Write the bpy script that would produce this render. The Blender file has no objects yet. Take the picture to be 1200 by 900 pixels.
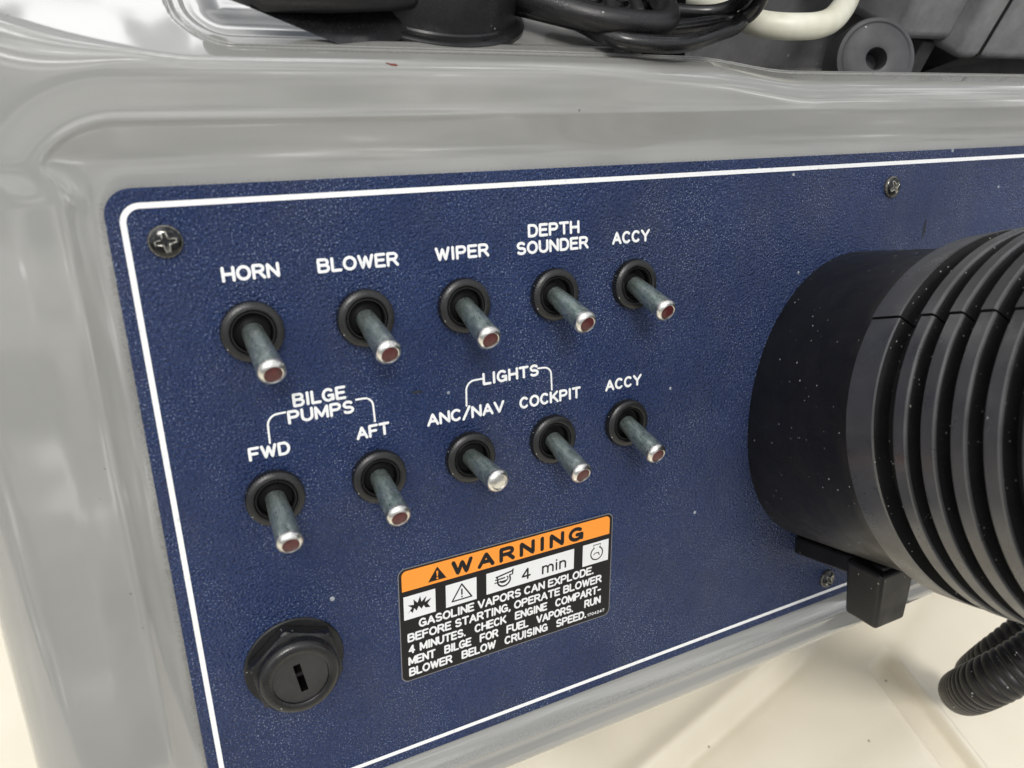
import bpy, bmesh, math, random
import numpy as np
from mathutils import Vector, Matrix

random.seed(7)
rng = np.random.default_rng(7)
sc = bpy.context.scene
COL = sc.collection
PI = math.pi
MM = 0.001

# ------------------------------------------------------------------ frames
# panel frame: x to the right, y into the dash, z up along the panel face (mm);
# the whole dash leans back 30 degrees and hangs 330 mm above the cockpit floor
TILT = math.radians(30)
M = Matrix.Translation((0, 0, 0.330)) @ Matrix.Rotation(-TILT, 4, 'X')
def PL(X, Z, D):            # panel mm -> panel-local metres
    return Vector((X * MM, D * MM, Z * MM))
def PW(X, Z, D):            # panel mm -> world metres
    return M @ PL(X, Z, D)
def WW(x, y, h):            # world mm relative to the panel's top-left corner -> world metres
    return Vector((x * MM, y * MM, h * MM + 0.330))

# ------------------------------------------------------------------ camera
R0 = ((0.89635737, 0.04012695, -0.4415125),
      (-0.15922018, 0.95858911, -0.23612678),
      (0.41375402, 0.28195168, 0.86562744))
def row(v): return Vector((v[0], v[2], -v[1]))
cx, cy, cz = row(R0[0]), -row(R0[1]), -row(R0[2])
cm = Matrix(((cx[0], cy[0], cz[0]), (cx[1], cy[1], cz[1]), (cx[2], cy[2], cz[2]))).to_4x4()
cm.translation = PL(2.243, 7.189, -220)
cam_d = bpy.data.cameras.new("camera")
cam_d.sensor_width = 36
cam_d.lens = 26.70
cam_d.clip_start = 0.005
cam_d.clip_end = 100
cam_d.dof.use_dof = True
cam_d.dof.focus_distance = 0.285
cam_d.dof.aperture_fstop = 16
cam = bpy.data.objects.new("camera", cam_d)
COL.objects.link(cam)
cam.matrix_world = M @ cm
sc.camera = cam

# ------------------------------------------------------------------ light
SUN_EL, SUN_AZ = math.radians(58), math.radians(205)
world = bpy.data.worlds.new("World")
sc.world = world
world.use_nodes = True
nt = world.node_tree
nt.nodes.clear()
wo = nt.nodes.new('ShaderNodeOutputWorld')
bg = nt.nodes.new('ShaderNodeBackground')
bg.inputs['Strength'].default_value = 0.12
sky = nt.nodes.new('ShaderNodeTexSky')
sky.sky_type = 'NISHITA'
sky.sun_disc = False
sky.sun_elevation = SUN_EL
sky.sun_rotation = SUN_AZ
sky.air_density = 1.0
sky.dust_density = 2.0
tc = nt.nodes.new('ShaderNodeTexCoord')
mp = nt.nodes.new('ShaderNodeMapping')
mp.inputs['Scale'].default_value = (1.0, 1.6, 2.2)
cn = nt.nodes.new('ShaderNodeTexNoise')
cn.inputs['Scale'].default_value = 2.2
cn.inputs['Detail'].default_value = 5
cr = nt.nodes.new('ShaderNodeValToRGB')
cr.color_ramp.elements[0].position = 0.465
cr.color_ramp.elements[0].color = (2.6, 2.75, 3.0, 1)
cr.color_ramp.elements[1].position = 0.535
cr.color_ramp.elements[1].color = (11.0, 11.0, 10.9, 1)
e_ = cr.color_ramp.elements.new(0.585); e_.color = (14.0, 14.0, 13.8, 1)
e_ = cr.color_ramp.elements.new(0.61); e_.color = (38.0, 38.0, 37.6, 1)
mx = nt.nodes.new('ShaderNodeMix')
mx.data_type = 'RGBA'
mx.inputs[0].default_value = 0.82
nt.links.new(tc.outputs['Generated'], mp.inputs['Vector'])
nt.links.new(mp.outputs['Vector'], cn.inputs['Vector'])
mp2 = nt.nodes.new('ShaderNodeMapping')
mp2.inputs['Scale'].default_value = (0.7, 2.6, 3.4)
mp2.inputs['Rotation'].default_value = (0.5, 0.2, 0.6)
cn2 = nt.nodes.new('ShaderNodeTexNoise')
cn2.inputs['Scale'].default_value = 3.4
cn2.inputs['Detail'].default_value = 4
nt.links.new(tc.outputs['Generated'], mp2.inputs['Vector'])
nt.links.new(mp2.outputs['Vector'], cn2.inputs['Vector'])
ad = nt.nodes.new('ShaderNodeMix'); ad.data_type = 'FLOAT'; ad.inputs[0].default_value = 0.55
nt.links.new(cn.outputs['Fac'], ad.inputs[2]); nt.links.new(cn2.outputs['Fac'], ad.inputs[3])
nt.links.new(ad.outputs[0], cr.inputs['Fac'])
nt.links.new(sky.outputs['Color'], mx.inputs[6])
nt.links.new(cr.outputs['Color'], mx.inputs[7])
# an overcast sky is about three times brighter overhead than along the horizon
sx_ = nt.nodes.new('ShaderNodeSeparateXYZ')
nt.links.new(tc.outputs['Generated'], sx_.inputs['Vector'])
gr = nt.nodes.new('ShaderNodeMapRange')
gr.interpolation_type = 'SMOOTHSTEP'
gr.inputs['From Min'].default_value = 0.0
gr.inputs['From Max'].default_value = 0.85
gr.inputs['To Min'].default_value = 0.28
gr.inputs['To Max'].default_value = 1.25
nt.links.new(sx_.outputs['Z'], gr.inputs['Value'])
vm = nt.nodes.new('ShaderNodeVectorMath'); vm.operation = 'SCALE'
nt.links.new(mx.outputs[2], vm.inputs[0]); nt.links.new(gr.outputs['Result'], vm.inputs['Scale'])
nt.links.new(vm.outputs['Vector'], bg.inputs['Color'])
nt.links.new(bg.outputs['Background'], wo.inputs['Surface'])
sun_d = bpy.data.lights.new("sun", 'SUN')
sun_d.energy = 1.6
sun_d.angle = math.radians(16)
sun_d.color = (1.0, 0.97, 0.92)
sun = bpy.data.objects.new("sun", sun_d)
COL.objects.link(sun)
sdir = Vector((math.sin(SUN_AZ) * math.cos(SUN_EL), math.cos(SUN_AZ) * math.cos(SUN_EL), math.sin(SUN_EL)))
sun.location = (0, 0, 2)
sun.rotation_euler = sdir.to_track_quat('Z', 'Y').to_euler()

sc.view_settings.view_transform = 'Standard'
sc.view_settings.look = 'None'
sc.view_settings.exposure = 0.0
sc.view_settings.gamma = 1.0

# ------------------------------------------------------------------ materials
def mat(name, col, rough=0.5, metal=0.0, coat=0.0, spec=0.5):
    m = bpy.data.materials.new(name)
    m.use_nodes = True
    b = m.node_tree.nodes['Principled BSDF']
    b.inputs['Base Color'].default_value = (*col, 1)
    b.inputs['Roughness'].default_value = rough
    b.inputs['Metallic'].default_value = metal
    b.inputs['Coat Weight'].default_value = coat
    b.inputs['Coat Roughness'].default_value = 0.05
    b.inputs['Specular IOR Level'].default_value = spec
    return m
class NB:
    def __init__(s, m):
        s.m = m; s.t = m.node_tree; s.b = s.t.nodes['Principled BSDF']
        s.tc = s.t.nodes.new('ShaderNodeTexCoord')
    def noise(s, scale, detail=2, rough=0.5, sx=(1, 1, 1)):
        v = s.tc.outputs['Object']
        if sx != (1, 1, 1):
            mp = s.t.nodes.new('ShaderNodeMapping'); mp.inputs['Scale'].default_value = sx
            s.t.links.new(v, mp.inputs['Vector']); v = mp.outputs['Vector']
        n = s.t.nodes.new('ShaderNodeTexNoise')
        n.inputs['Scale'].default_value = scale; n.inputs['Detail'].default_value = detail
        n.inputs['Roughness'].default_value = rough
        s.t.links.new(v, n.inputs['Vector'])
        return n.outputs['Fac']
    def voro(s, scale, rand=1.0):
        n = s.t.nodes.new('ShaderNodeTexVoronoi')
        n.inputs['Scale'].default_value = scale; n.inputs['Randomness'].default_value = rand
        s.t.links.new(s.tc.outputs['Object'], n.inputs['Vector'])
        return n
    def ramp(s, fac, stops):
        r = s.t.nodes.new('ShaderNodeValToRGB')
        while len(r.color_ramp.elements) < len(stops): r.color_ramp.elements.new(0.5)
        for e, (p, c) in zip(r.color_ramp.elements, stops):
            e.position = p; e.color = (*c, 1) if len(c) == 3 else c
        s.t.links.new(fac, r.inputs['Fac'])
        return r.outputs['Color']
    def mix(s, fac, a, b):
        n = s.t.nodes.new('ShaderNodeMix'); n.data_type = 'RGBA'
        for v, i in ((fac, 0), (a, 6), (b, 7)):
            if hasattr(v, 'is_linked') or hasattr(v, 'node'): s.t.links.new(v, n.inputs[i])
            elif i == 0: n.inputs[0].default_value = v
            else: n.inputs[i].default_value = (*v, 1)
        return n.outputs[2]
    def math(s, op, a, b=0.0):
        n = s.t.nodes.new('ShaderNodeMath'); n.operation = op
        for v, i in ((a, 0), (b, 1)):
            if hasattr(v, 'node'): s.t.links.new(v, n.inputs[i])
            else: n.inputs[i].default_value = v
        return n.outputs[0]
    def attr(s, name):
        n = s.t.nodes.new('ShaderNodeAttribute'); n.attribute_name = name
        return n.outputs['Fac']
    def pointy(s):
        return s.t.nodes.new('ShaderNodeNewGeometry').outputs['Pointiness']
    def color(s, o): s.t.links.new(o, s.b.inputs['Base Color'])
    def rough(s, o): s.t.links.new(o, s.b.inputs['Roughness'])
    def metal(s, o): s.t.links.new(o, s.b.inputs['Metallic'])
    def bump(s, h, strength, dist):
        n = s.t.nodes.new('ShaderNodeBump')
        n.inputs['Strength'].default_value = strength; n.inputs['Distance'].default_value = dist
        s.t.links.new(h, n.inputs['Height'])
        s.t.links.new(n.outputs['Normal'], s.b.inputs['Normal'])
def specks(nb, scale, thr):
    """sparse round dust specks: 1 inside a speck"""
    v = nb.voro(scale)
    sep = nb.t.nodes.new('ShaderNodeSeparateColor')
    nb.t.links.new(v.outputs['Color'], sep.inputs['Color'])
    near = nb.math('LESS_THAN', v.outputs['Distance'], nb.math('ADD', 0.06, nb.math('MULTIPLY', nb.math('POWER', sep.outputs[1], 3.0), 0.34)))
    pick = nb.math('GREATER_THAN', sep.outputs[0], thr)
    return nb.math('MULTIPLY', near, pick)

def m_gelcoat():
    m = mat('grey_gelcoat', (0.37, 0.375, 0.35), 0.10, coat=0.85, spec=0.75)
    n = NB(m)
    base = n.ramp(n.noise(22, 4, 0.6), [(0.3, (0.270, 0.272, 0.258)), (0.7, (0.292, 0.291, 0.272))])
    dirt = n.attr('grime_shade')  # dirt mask that also carries the painted shadow beside the panel
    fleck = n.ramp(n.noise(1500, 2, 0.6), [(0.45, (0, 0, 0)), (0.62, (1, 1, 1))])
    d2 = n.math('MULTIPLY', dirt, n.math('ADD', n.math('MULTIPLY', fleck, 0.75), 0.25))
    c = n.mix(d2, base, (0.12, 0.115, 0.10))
    c = n.mix(specks(n, 800, 0.9965), c, (0.17, 0.15, 0.14))
    n.color(c)
    n.rough(n.math('ADD', n.math('MULTIPLY', d2, 0.4), n.ramp(n.noise(60, 3), [(0.3, (0.03,) * 3), (0.75, (0.08,) * 3)])))
    n.bump(n.noise(28, 2), 0.05, 0.002)
    return m
def m_panel():
    m = mat('navy_textured_panel', (0.016, 0.028, 0.105), 0.27, spec=0.45)
    n = NB(m)
    c = n.ramp(n.noise(14, 4, 0.6), [(0.3, (0.0135, 0.032, 0.110)), (0.72, (0.0205, 0.045, 0.148))])
    a = n.noise(1050, 3, 0.55)
    smudge = n.ramp(n.noise(34, 5, 0.65, (1, 1, 0.55)), [(0.46, (0, 0, 0)), (0.72, (0.45, 0.45, 0.45))])
    c = n.mix(smudge, c, (0.050, 0.062, 0.115))
    # glints of the pebbled texture, put in as pale base colour
    glint = n.ramp(n.noise(1700, 2, 0.6, (1, 1, 1)), [(0.575, (0, 0, 0)), (0.65, (0.85, 0.85, 0.85))])
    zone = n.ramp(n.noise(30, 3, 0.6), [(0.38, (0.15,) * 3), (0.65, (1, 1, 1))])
    c = n.mix(n.math('MULTIPLY', glint, zone), c, (0.33, 0.40, 0.56))
    c = n.mix(specks(n, 520, 0.9955), c, (0.50, 0.54, 0.60))
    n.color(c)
    n.rough(n.ramp(n.noise(18, 3), [(0.35, (0.2,) * 3), (0.65, (0.34,) * 3)]))
    n.bump(a, 1.0, 0.0031)
    return m
def m_black(name, col=(0.016, 0.016, 0.017), rough=0.42, dust=0.99, grain=0.25, dscale=420, spec=0.32):
    m = mat(name, col, rough, spec=spec)
    n = NB(m)
    lift = tuple(c * 1.6 + 0.002 for c in col)
    c = n.ramp(n.noise(70, 5, 0.65), [(0.35, col), (0.75, lift)])
    if dust < 1:
        c = n.mix(specks(n, dscale, dust), c, (0.36, 0.36, 0.34))
        haze_ = n.ramp(n.noise(2200, 2, 0.7), [(0.58, (0, 0, 0)), (0.78, (0.5, 0.5, 0.5))])
        c = n.mix(haze_, c, (0.075, 0.075, 0.072))
    n.color(c)
    n.rough(n.ramp(n.noise(120, 4), [(0.3, (rough - 0.08,) * 3), (0.7, (rough + 0.12,) * 3)]))
    n.bump(n.noise(2400, 2), grain, 0.0001)
    return m
def m_lever():
    m = mat('tarnished_nickel', (0.3, 0.36, 0.33), 0.24, metal=0.85)
    n = NB(m)
    c = n.ramp(n.noise(950, 6, 0.75, (1, 0.45, 1)), [(0.30, (0.16, 0.235, 0.205)), (0.45, (0.30, 0.385, 0.35)), (0.57, (0.44, 0.51, 0.48)), (0.72, (0.72, 0.75, 0.73))])
    dark = n.ramp(n.noise(1500, 3, 0.7), [(0.56, (0, 0, 0)), (0.74, (0.6, 0.6, 0.6))])
    c = n.mix(dark, c, (0.05, 0.075, 0.065))
    oi = n.t.nodes.new('ShaderNodeObjectInfo')
    c = n.mix(n.math('MULTIPLY', oi.outputs['Random'], 0.25), c, (0.44, 0.46, 0.45))
    n.color(c)
    n.rough(n.ramp(n.noise(420, 4), [(0.3, (0.22,) * 3), (0.7, (0.42,) * 3)]))
    n.bump(n.noise(1300, 4, 0.7), 0.35, 0.0002)
    return m
def m_cap():
    m = mat('bright_worn_metal', (0.80, 0.79, 0.75), 0.28, metal=1.0)
    n = NB(m)
    n.color(n.ramp(n.noise(700, 4, 0.7), [(0.3, (0.60, 0.585, 0.54)), (0.65, (0.88, 0.87, 0.83))]))
    n.bump(n.noise(1500, 3), 0.2, 0.0001)
    return m
def m_red():
    m = mat('dark_red_insert', (0.12, 0.012, 0.014), 0.35)
    n = NB(m)
    n.color(n.ramp(n.noise(600, 4, 0.7), [(0.3, (0.045, 0.009, 0.010)), (0.7, (0.105, 0.018, 0.02))]))
    n.bump(n.noise(900, 3), 0.4, 0.0003)
    return m
def m_cream():
    m = mat('cream_gelcoat', (0.78, 0.72, 0.58), 0.3, coat=0.2)
    n = NB(m)
    c = n.ramp(n.noise(9, 4, 0.6), [(0.3, (0.70, 0.64, 0.51)), (0.7, (0.765, 0.705, 0.58))])
    c = n.mix(n.math('MULTIPLY', n.attr('grime_shade'), n.ramp(n.noise(40, 4, 0.6), [(0.3, (0.35,) * 3), (0.75, (1, 1, 1))])), c, (0.50, 0.42, 0.28))
    c = n.mix(specks(n, 260, 0.9955), c, (0.22, 0.18, 0.12))
    n.color(c)
    n.bump(n.noise(60, 3), 0.08, 0.002)
    return m
def m_screw():
    m = mat('black_screw_metal', (0.008, 0.008, 0.008), 0.14, metal=0.0, coat=0.0)
    n = NB(m)
    w = n.math('MULTIPLY', n.attr('wear'), n.ramp(n.noise(1500, 3), [(0.34, (0, 0, 0)), (0.5, (1, 1, 1))]))
    n.color(n.mix(w, (0.006, 0.006, 0.006), (0.80, 0.78, 0.70)))
    n.metal(w)
    return m
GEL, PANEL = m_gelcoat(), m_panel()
WHITE = mat('white_ink', (0.82, 0.83, 0.83), 0.5)
_n = NB(WHITE); _n.color(_n.ramp(_n.noise(420, 4, 0.7), [(0.28, (0.58, 0.60, 0.62)), (0.42, (0.82, 0.83, 0.83))]))
BLACK = m_black('black_switch_plastic', (0.005, 0.005, 0.005), 0.28, 0.992, 0.2, 900, 0.3)
WORN = m_black('scuffed_black_nut', (0.010, 0.010, 0.010), 0.34, 0.975, 0.5, 1400, 0.5)
HOLE = mat('dark_recess', (0.004, 0.004, 0.004), 0.4, spec=0.15)
BOOT = m_black('satin_black_moulding', (0.0088, 0.0083, 0.0080), 0.38, 0.955, 0.10, 1000, 0.4)
RIB = m_black('rubbed_lit_rib', (0.040, 0.040, 0.042), 0.31, 0.994, 0.08, 1300, 1.0)  # rubbed rib tops, lightened in the colour to look lit
GROOVE = m_black('dusty_shaded_groove', (0.005, 0.005, 0.0055), 0.6, 0.90, 0.25, 1300)  # groove shade put into the colour, with dust specks on top
LOCKM = m_black('black_lock_plastic', (0.008, 0.008, 0.008), 0.26, 0.975, 0.35, 1300, 0.55)
PLUG = m_black('dusty_lock_plug', (0.024, 0.0235, 0.0225), 0.55, 0.94, 0.8, 1500)
LEVER, CAP, RED, CREAM, SCREW = m_lever(), m_cap(), m_red(), m_cream(), m_screw()
ORANGE = mat('orange_print', (0.90, 0.30, 0.035), 0.4)
STK = mat('sticker_black', (0.012, 0.011, 0.011), 0.38, spec=0.3)
STKW = mat('sticker_white', (0.74, 0.75, 0.75), 0.4)
EDGE = mat('sticker_edge', (0.16, 0.16, 0.17), 0.4)
CABLE = m_black('black_cable_rubber', (0.006, 0.006, 0.0065), 0.26, 0.995, 0.1, 900, 0.5)
MOUNT = m_black('textured_black_plastic', (0.0075, 0.0075, 0.008), 0.30, 0.985, 1.0, 1100, 0.5)
HOSEW = mat('aged_white_hose', (0.70, 0.69, 0.57), 0.4)
_n = NB(HOSEW); _n.color(_n.ramp(_n.noise(90, 4), [(0.3, (0.60, 0.585, 0.46)), (0.7, (0.74, 0.73, 0.62))]))
GREYP = m_black('grey_plastic', (0.17, 0.172, 0.176), 0.5, 0.998, 0.35)
GREYD = m_black('dark_grey_plastic', (0.05, 0.051, 0.053), 0.5, 0.996, 0.2)
WELL = m_black('dark_dash_well', (0.13, 0.13, 0.132), 0.42, 0.995, 0.1)
REDF = mat('red_speck', (0.16, 0.035, 0.02), 0.7)
DARKMARK = mat('dark_mark', (0.01, 0.012, 0.016), 0.6)

# ------------------------------------------------------------------ mesh helpers
def link(name, me, m=None, parent=None, mats=None):
    o = bpy.data.objects.new(name, me)
    COL.objects.link(o)
    if m: me.materials.append(m)
    if mats:
        for k in mats: me.materials.append(k)
    if parent: o.parent = parent
    return o
def mesh(verts, faces, smooth=35, mi=None):
    me = bpy.data.meshes.new('m')
    me.from_pydata([tuple(v) for v in verts], [], faces)
    me.update()
    if mi is not None: me.polygons.foreach_set('material_index', mi)
    bm = bmesh.new(); bm.from_mesh(me)
    bmesh.ops.recalc_face_normals(bm, faces=bm.faces); bm.to_mesh(me); bm.free()
    if smooth:
        me.polygons.foreach_set('use_smooth', [True] * len(me.polygons))
        me.set_sharp_from_angle(angle=math.radians(smooth))
    return me
class G:
    """collects vertices (mm, panel axes X, D, Z) and faces into one mesh"""
    def __init__(s): s.v, s.f = [], []
    def add(s, v, f):
        o = len(s.v); s.v += list(v); s.f += [tuple(i + o for i in q) for q in f]
    def build(s, name, m, parent=None, smooth=35):
        return link(name, mesh([Vector(v) * MM for v in s.v], s.f, smooth), m, parent)
def lathe(prof, n=64, mod=None):
    """(r, h) profile revolved about the outward axis (-y); h is height above the panel"""
    v, f, idx = [], [], []
    for k, (r, h) in enumerate(prof):
        if r < 1e-6:
            idx.append([len(v)] * n); v.append((0, -h, 0))
        else:
            ring = []
            for i in range(n):
                a = 2 * PI * i / n
                rr = r + (mod(k, i) if mod else 0)
                ring.append(len(v)); v.append((rr * math.cos(a), -h, rr * math.sin(a)))
            idx.append(ring)
    for k in range(len(prof) - 1):
        for i in range(n):
            j = (i + 1) % n
            q = [idx[k][i], idx[k][j], idx[k + 1][j], idx[k + 1][i]]
            u = []
            for t in q:
                if t not in u: u.append(t)
            if len(u) > 2: f.append(tuple(u))
    return v, f
def sweep(pts, rad, n=16, flat=1.0, caps=True):
    """tube along 3-D points with a radius per point; rounded off by adding shrinking rings"""
    pts = [Vector(p) for p in pts]
    if not hasattr(rad, '__len__'): rad = [rad] * len(pts)
    rad = list(rad)
    if caps:
        d0 = (pts[0] - pts[1]).normalized(); d1 = (pts[-1] - pts[-2]).normalized()
        a, b, ra, rb = pts[0], pts[-1], rad[0], rad[-1]
        st = [(a + d0 * ra * math.sin(t), ra * math.cos(t)) for t in (1.52, 1.2, 0.8, 0.4)]
        en = [(b + d1 * rb * math.sin(t), rb * math.cos(t)) for t in (0.4, 0.8, 1.2, 1.52)]
        pts = [x[0] for x in st] + pts + [x[0] for x in en]
        rad = [x[1] for x in st] + rad + [x[1] for x in en]
    v, f = [], []
    T = []
    for i in range(len(pts)):
        t = (pts[min(i + 1, len(pts) - 1)] - pts[max(i - 1, 0)])
        T.append(t.normalized())
    ref = Vector((0, 1, 0)) if abs(T[0].y) < 0.9 else Vector((0, 0, 1))
    nrm = (ref - T[0] * ref.dot(T[0])).normalized()
    for i, p in enumerate(pts):
        nrm = (nrm - T[i] * nrm.dot(T[i])).normalized()
        bi = T[i].cross(nrm)
        for k in range(n):
            a = 2 * PI * k / n
            v.append(p + nrm * math.cos(a) * rad[i] * flat + bi * math.sin(a) * rad[i])
    for i in range(len(pts) - 1):
        for k in range(n):
            j = (k + 1) % n
            f.append((i * n + k, i * n + j, (i + 1) * n + j, (i + 1) * n + k))
    f.append(tuple(range(n - 1, -1, -1))); f.append(tuple((len(pts) - 1) * n + k for k in range(n)))
    return v, f
def spline(ctrl, per=10):
    """Catmull-Rom through control points"""
    c = [Vector(p) for p in ctrl]
    c = [c[0] * 2 - c[1]] + c + [c[-1] * 2 - c[-2]]
    out = []
    for i in range(1, len(c) - 2):
        for k in range(per):
            t = k / per
            out.append(0.5 * ((2 * c[i]) + (c[i + 1] - c[i - 1]) * t + (2 * c[i - 1] - 5 * c[i] + 4 * c[i + 1] - c[i + 2]) * t * t
                              + (3 * c[i] - c[i - 1] - 3 * c[i + 1] + c[i + 2]) * t ** 3))
    out.append(c[-2])
    return out
def rrect(x0, x1, z0, z1, r, n=10):
    """rounded rectangle outline, counter-clockwise"""
    p = []
    for (cx_, cz_, a0) in ((x1 - r, z1 - r, 0), (x0 + r, z1 - r, 90), (x0 + r, z0 + r, 180), (x1 - r, z0 + r, 270)):
        for i in range(n + 1):
            a = math.radians(a0 + 90 * i / n)
            p.append((cx_ + r * math.cos(a), cz_ + r * math.sin(a)))
    return p
def prism(outline, levels):
    """outline (x, z) lofted through levels [(inset, depth)]; last level capped, first capped"""
    n = len(outline)
    cxm = sum(p[0] for p in outline) / n; czm = sum(p[1] for p in outline) / n
    v, f = [], []
    # inset by moving along the local normal
    nr = []
    for i in range(n):
        a = Vector(outline[i - 1]); b = Vector(outline[(i + 1) % n])
        t = (b - a)
        if t.length < 1e-9: t = Vector((1, 0))
        t.normalize(); nr.append((t.y, -t.x))
    for (ins, d) in levels:
        for i in range(n):
            v.append((outline[i][0] - nr[i][0] * ins, d, outline[i][1] - nr[i][1] * ins))
    for k in range(len(levels) - 1):
        for i in range(n):
            j = (i + 1) % n
            f.append((k * n + i, k * n + j, (k + 1) * n + j, (k + 1) * n + i))
    f.append(tuple(range(n))); f.append(tuple((len(levels) - 1) * n + i for i in range(n)))
    return v, f
def thing(name, label, cat, loc, panel=True, group=None):
    o = bpy.data.objects.new(name, None)
    COL.objects.link(o)
    o.empty_display_size = 0.01
    if panel:
        o.matrix_world = Matrix.Translation(loc) @ Matrix.Rotation(-TILT, 4, 'X')
    else:
        o.location = loc
    o['label'] = label; o['category'] = cat
    if group: o['group'] = group
    return o
def bevel_obj(o, w, seg=3, ang=40):
    md = o.modifiers.new('bevel', 'BEVEL'); md.width = w * MM; md.segments = seg
    md.limit_method = 'ANGLE'; md.angle_limit = math.radians(ang); md.harden_normals = False
    return o
def S01(t): t = np.clip(t, 0, 1); return t * t * (3 - 2 * t)

# ------------------------------------------------------------------ cockpit floor (world axes)
def build_floor():
    xs = np.unique(np.r_[np.linspace(-4000, -900, 5), np.linspace(-900, -120, 14), np.linspace(-120, 380, 80), np.linspace(380, 460, 100), np.linspace(460, 620, 40), np.linspace(620, 1400, 14), np.linspace(1400, 4000, 5)])
    ys = np.unique(np.r_[np.linspace(-1400, -220, 16), np.linspace(-220, -60, 110), np.linspace(-60, 600, 24), np.linspace(600, 5000, 8)])
    X, Y = np.meshgrid(xs, ys)
    h = np.zeros_like(X)
    # moulded channel running fore and aft, closing under the console
    w = S01((X - 404.5) / 2.6) * (1 - S01((X - 428) / 4.5))
    turn = S01((-(Y) - 92 + 0.30 * (X - 432)) / 12)
    h -= 8.0 * w * turn
    h += 1.5 * np.exp(-((X - 403.6) / 1.8) ** 2) * turn
    h += 1.5 * np.exp(-((X - 433.8) / 2.0) ** 2) * S01((-(Y) - 100) / 10)
    # gentle step turning away to the right from the channel's head
    ly = -98 + 0.36 * (X - 432)
    h += 3.0 * S01((Y - ly) / 22) * S01((X - 415) / 30)
    # crease where the floor folds up towards the left
    cy_ = -78 - 0.235 * (381 - X) + 0.0006 * (381 - X) ** 1.6 * (X < 381) if False else -78 - 0.235 * (381 - X)
    s = (Y - cy_)
    side = S01((395 - X) / 60)
    h += side * (9 * S01(s / 16) - 1.6 * np.exp(-(s / 3.5) ** 2) + 5 * np.exp(-((s - 13) / 8) ** 2))
    h += 14 * S01((215 - X) / 60) * S01((Y + 130) / 60)
    v = [(float(a) * MM, float(b) * MM, float(c) * MM) for a, b, c in zip(X.ravel(), Y.ravel(), h.ravel())]
    nx, ny = len(xs), len(ys)
    f = [(j * nx + i, j * nx + i + 1, (j + 1) * nx + i + 1, (j + 1) * nx + i) for j in range(ny - 1) for i in range(nx - 1)]
    me = mesh(v, f, 60)
    g = (np.exp(-((s + 6) / 14) ** 2) * side * 0.22 + w * turn * 0.34 + np.exp(-((Y + 98 - 0.36 * (X - 432)) / 9) ** 2) * S01((X - 410) / 15) * 0.22)
    at = me.attributes.new('grime_shade', 'FLOAT', 'POINT'); at.data.foreach_set('value', np.clip(g, 0, 1).ravel().astype(np.float32))
    o = link('floor', me, CREAM)
    o['kind'] = 'structure'
    return o
build_floor()

# ------------------------------------------------------------------ dash pod (panel frame heightfield)
PX0, PX1, PZ0, PZ1 = -4.0, 440.0, -196.5, 4.4
def dip_fn(X): return 4.2 * S01((X - 188) / 50)
def lift_fn(X): return 26 * (np.clip((24 - X) / 75, 0, 2)) ** 1.7
def pod_depth(X, Z):
    r = 7.0
    qx = np.maximum(PX0 + r - X, X - (PX1 - r)); qz = np.maximum(PZ0 + r - Z, Z - (PZ1 - r))
    q = np.hypot(np.maximum(qx, 0), np.maximum(qz, 0)) + np.minimum(np.maximum(qx, qz), 0) - r
    wt = S01((Z - PZ1 + 4) / 12); wb = S01((PZ0 - Z + 2) / 6)
    f0 = 2 + 2 * wt - 1.2 * wb
    f1 = 8.5 + 8 * wt + 0.5 * wb
    t = np.clip((q - f0) / (f1 - f0), 0, 1)
    D = 1.7 - (1.9 + 1.7 * wb) * (0.8 * t ** 1.6 + 0.2 * S01(t)) - 0.8 * S01((q - f1) / 12) - 0.25 * np.exp(-((q - f1) / 0.9) ** 2) * (1 - 0.85 * S01((X - 60) / 70) * wt)
    def roll(s, r_, amax):
        sm = r_ * math.sin(amax)
        sc_ = np.minimum(np.maximum(s, 0), sm)
        return r_ - np.sqrt(r_ * r_ - sc_ * sc_) + np.maximum(s - sm, 0) * math.tan(amax)
    D = D + roll(-34.5 - X, 15.0, math.radians(86))
    D = D + roll(-212.0 - Z, 7.5, math.radians(86))
    rt = 4.0 + 7.0 * S01((X - 120) / 90) + 12.0 * S01((14 - X) / 34)
    zs = 36.0 - rt * math.sin(math.radians(60)) + lift_fn(X) - dip_fn(X)
    D = D + roll(Z - zs, rt, math.radians(60))
    # tray opening in the top
    ex = 38.2 - dip_fn(X); rr = 15.0
    ax = 20.0 + rr - X; az = ex + rr - Z
    sd = np.hypot(np.maximum(ax, 0), np.maximum(az, 0)) + np.minimum(np.maximum(ax, az), 0) - rr
    tt = -sd
    e = 3.2 * S01(tt / 0.5) - 1.6 * S01((tt - 1.3) / 0.8) + 2.2 * S01((tt - 4.0) / 1.2) + 3.0 * S01((tt - 7) / 10) * (X < 60)
    D = D + np.where(tt > 0, e, 0)
    return np.minimum(D, 130.0), q, tt
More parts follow.
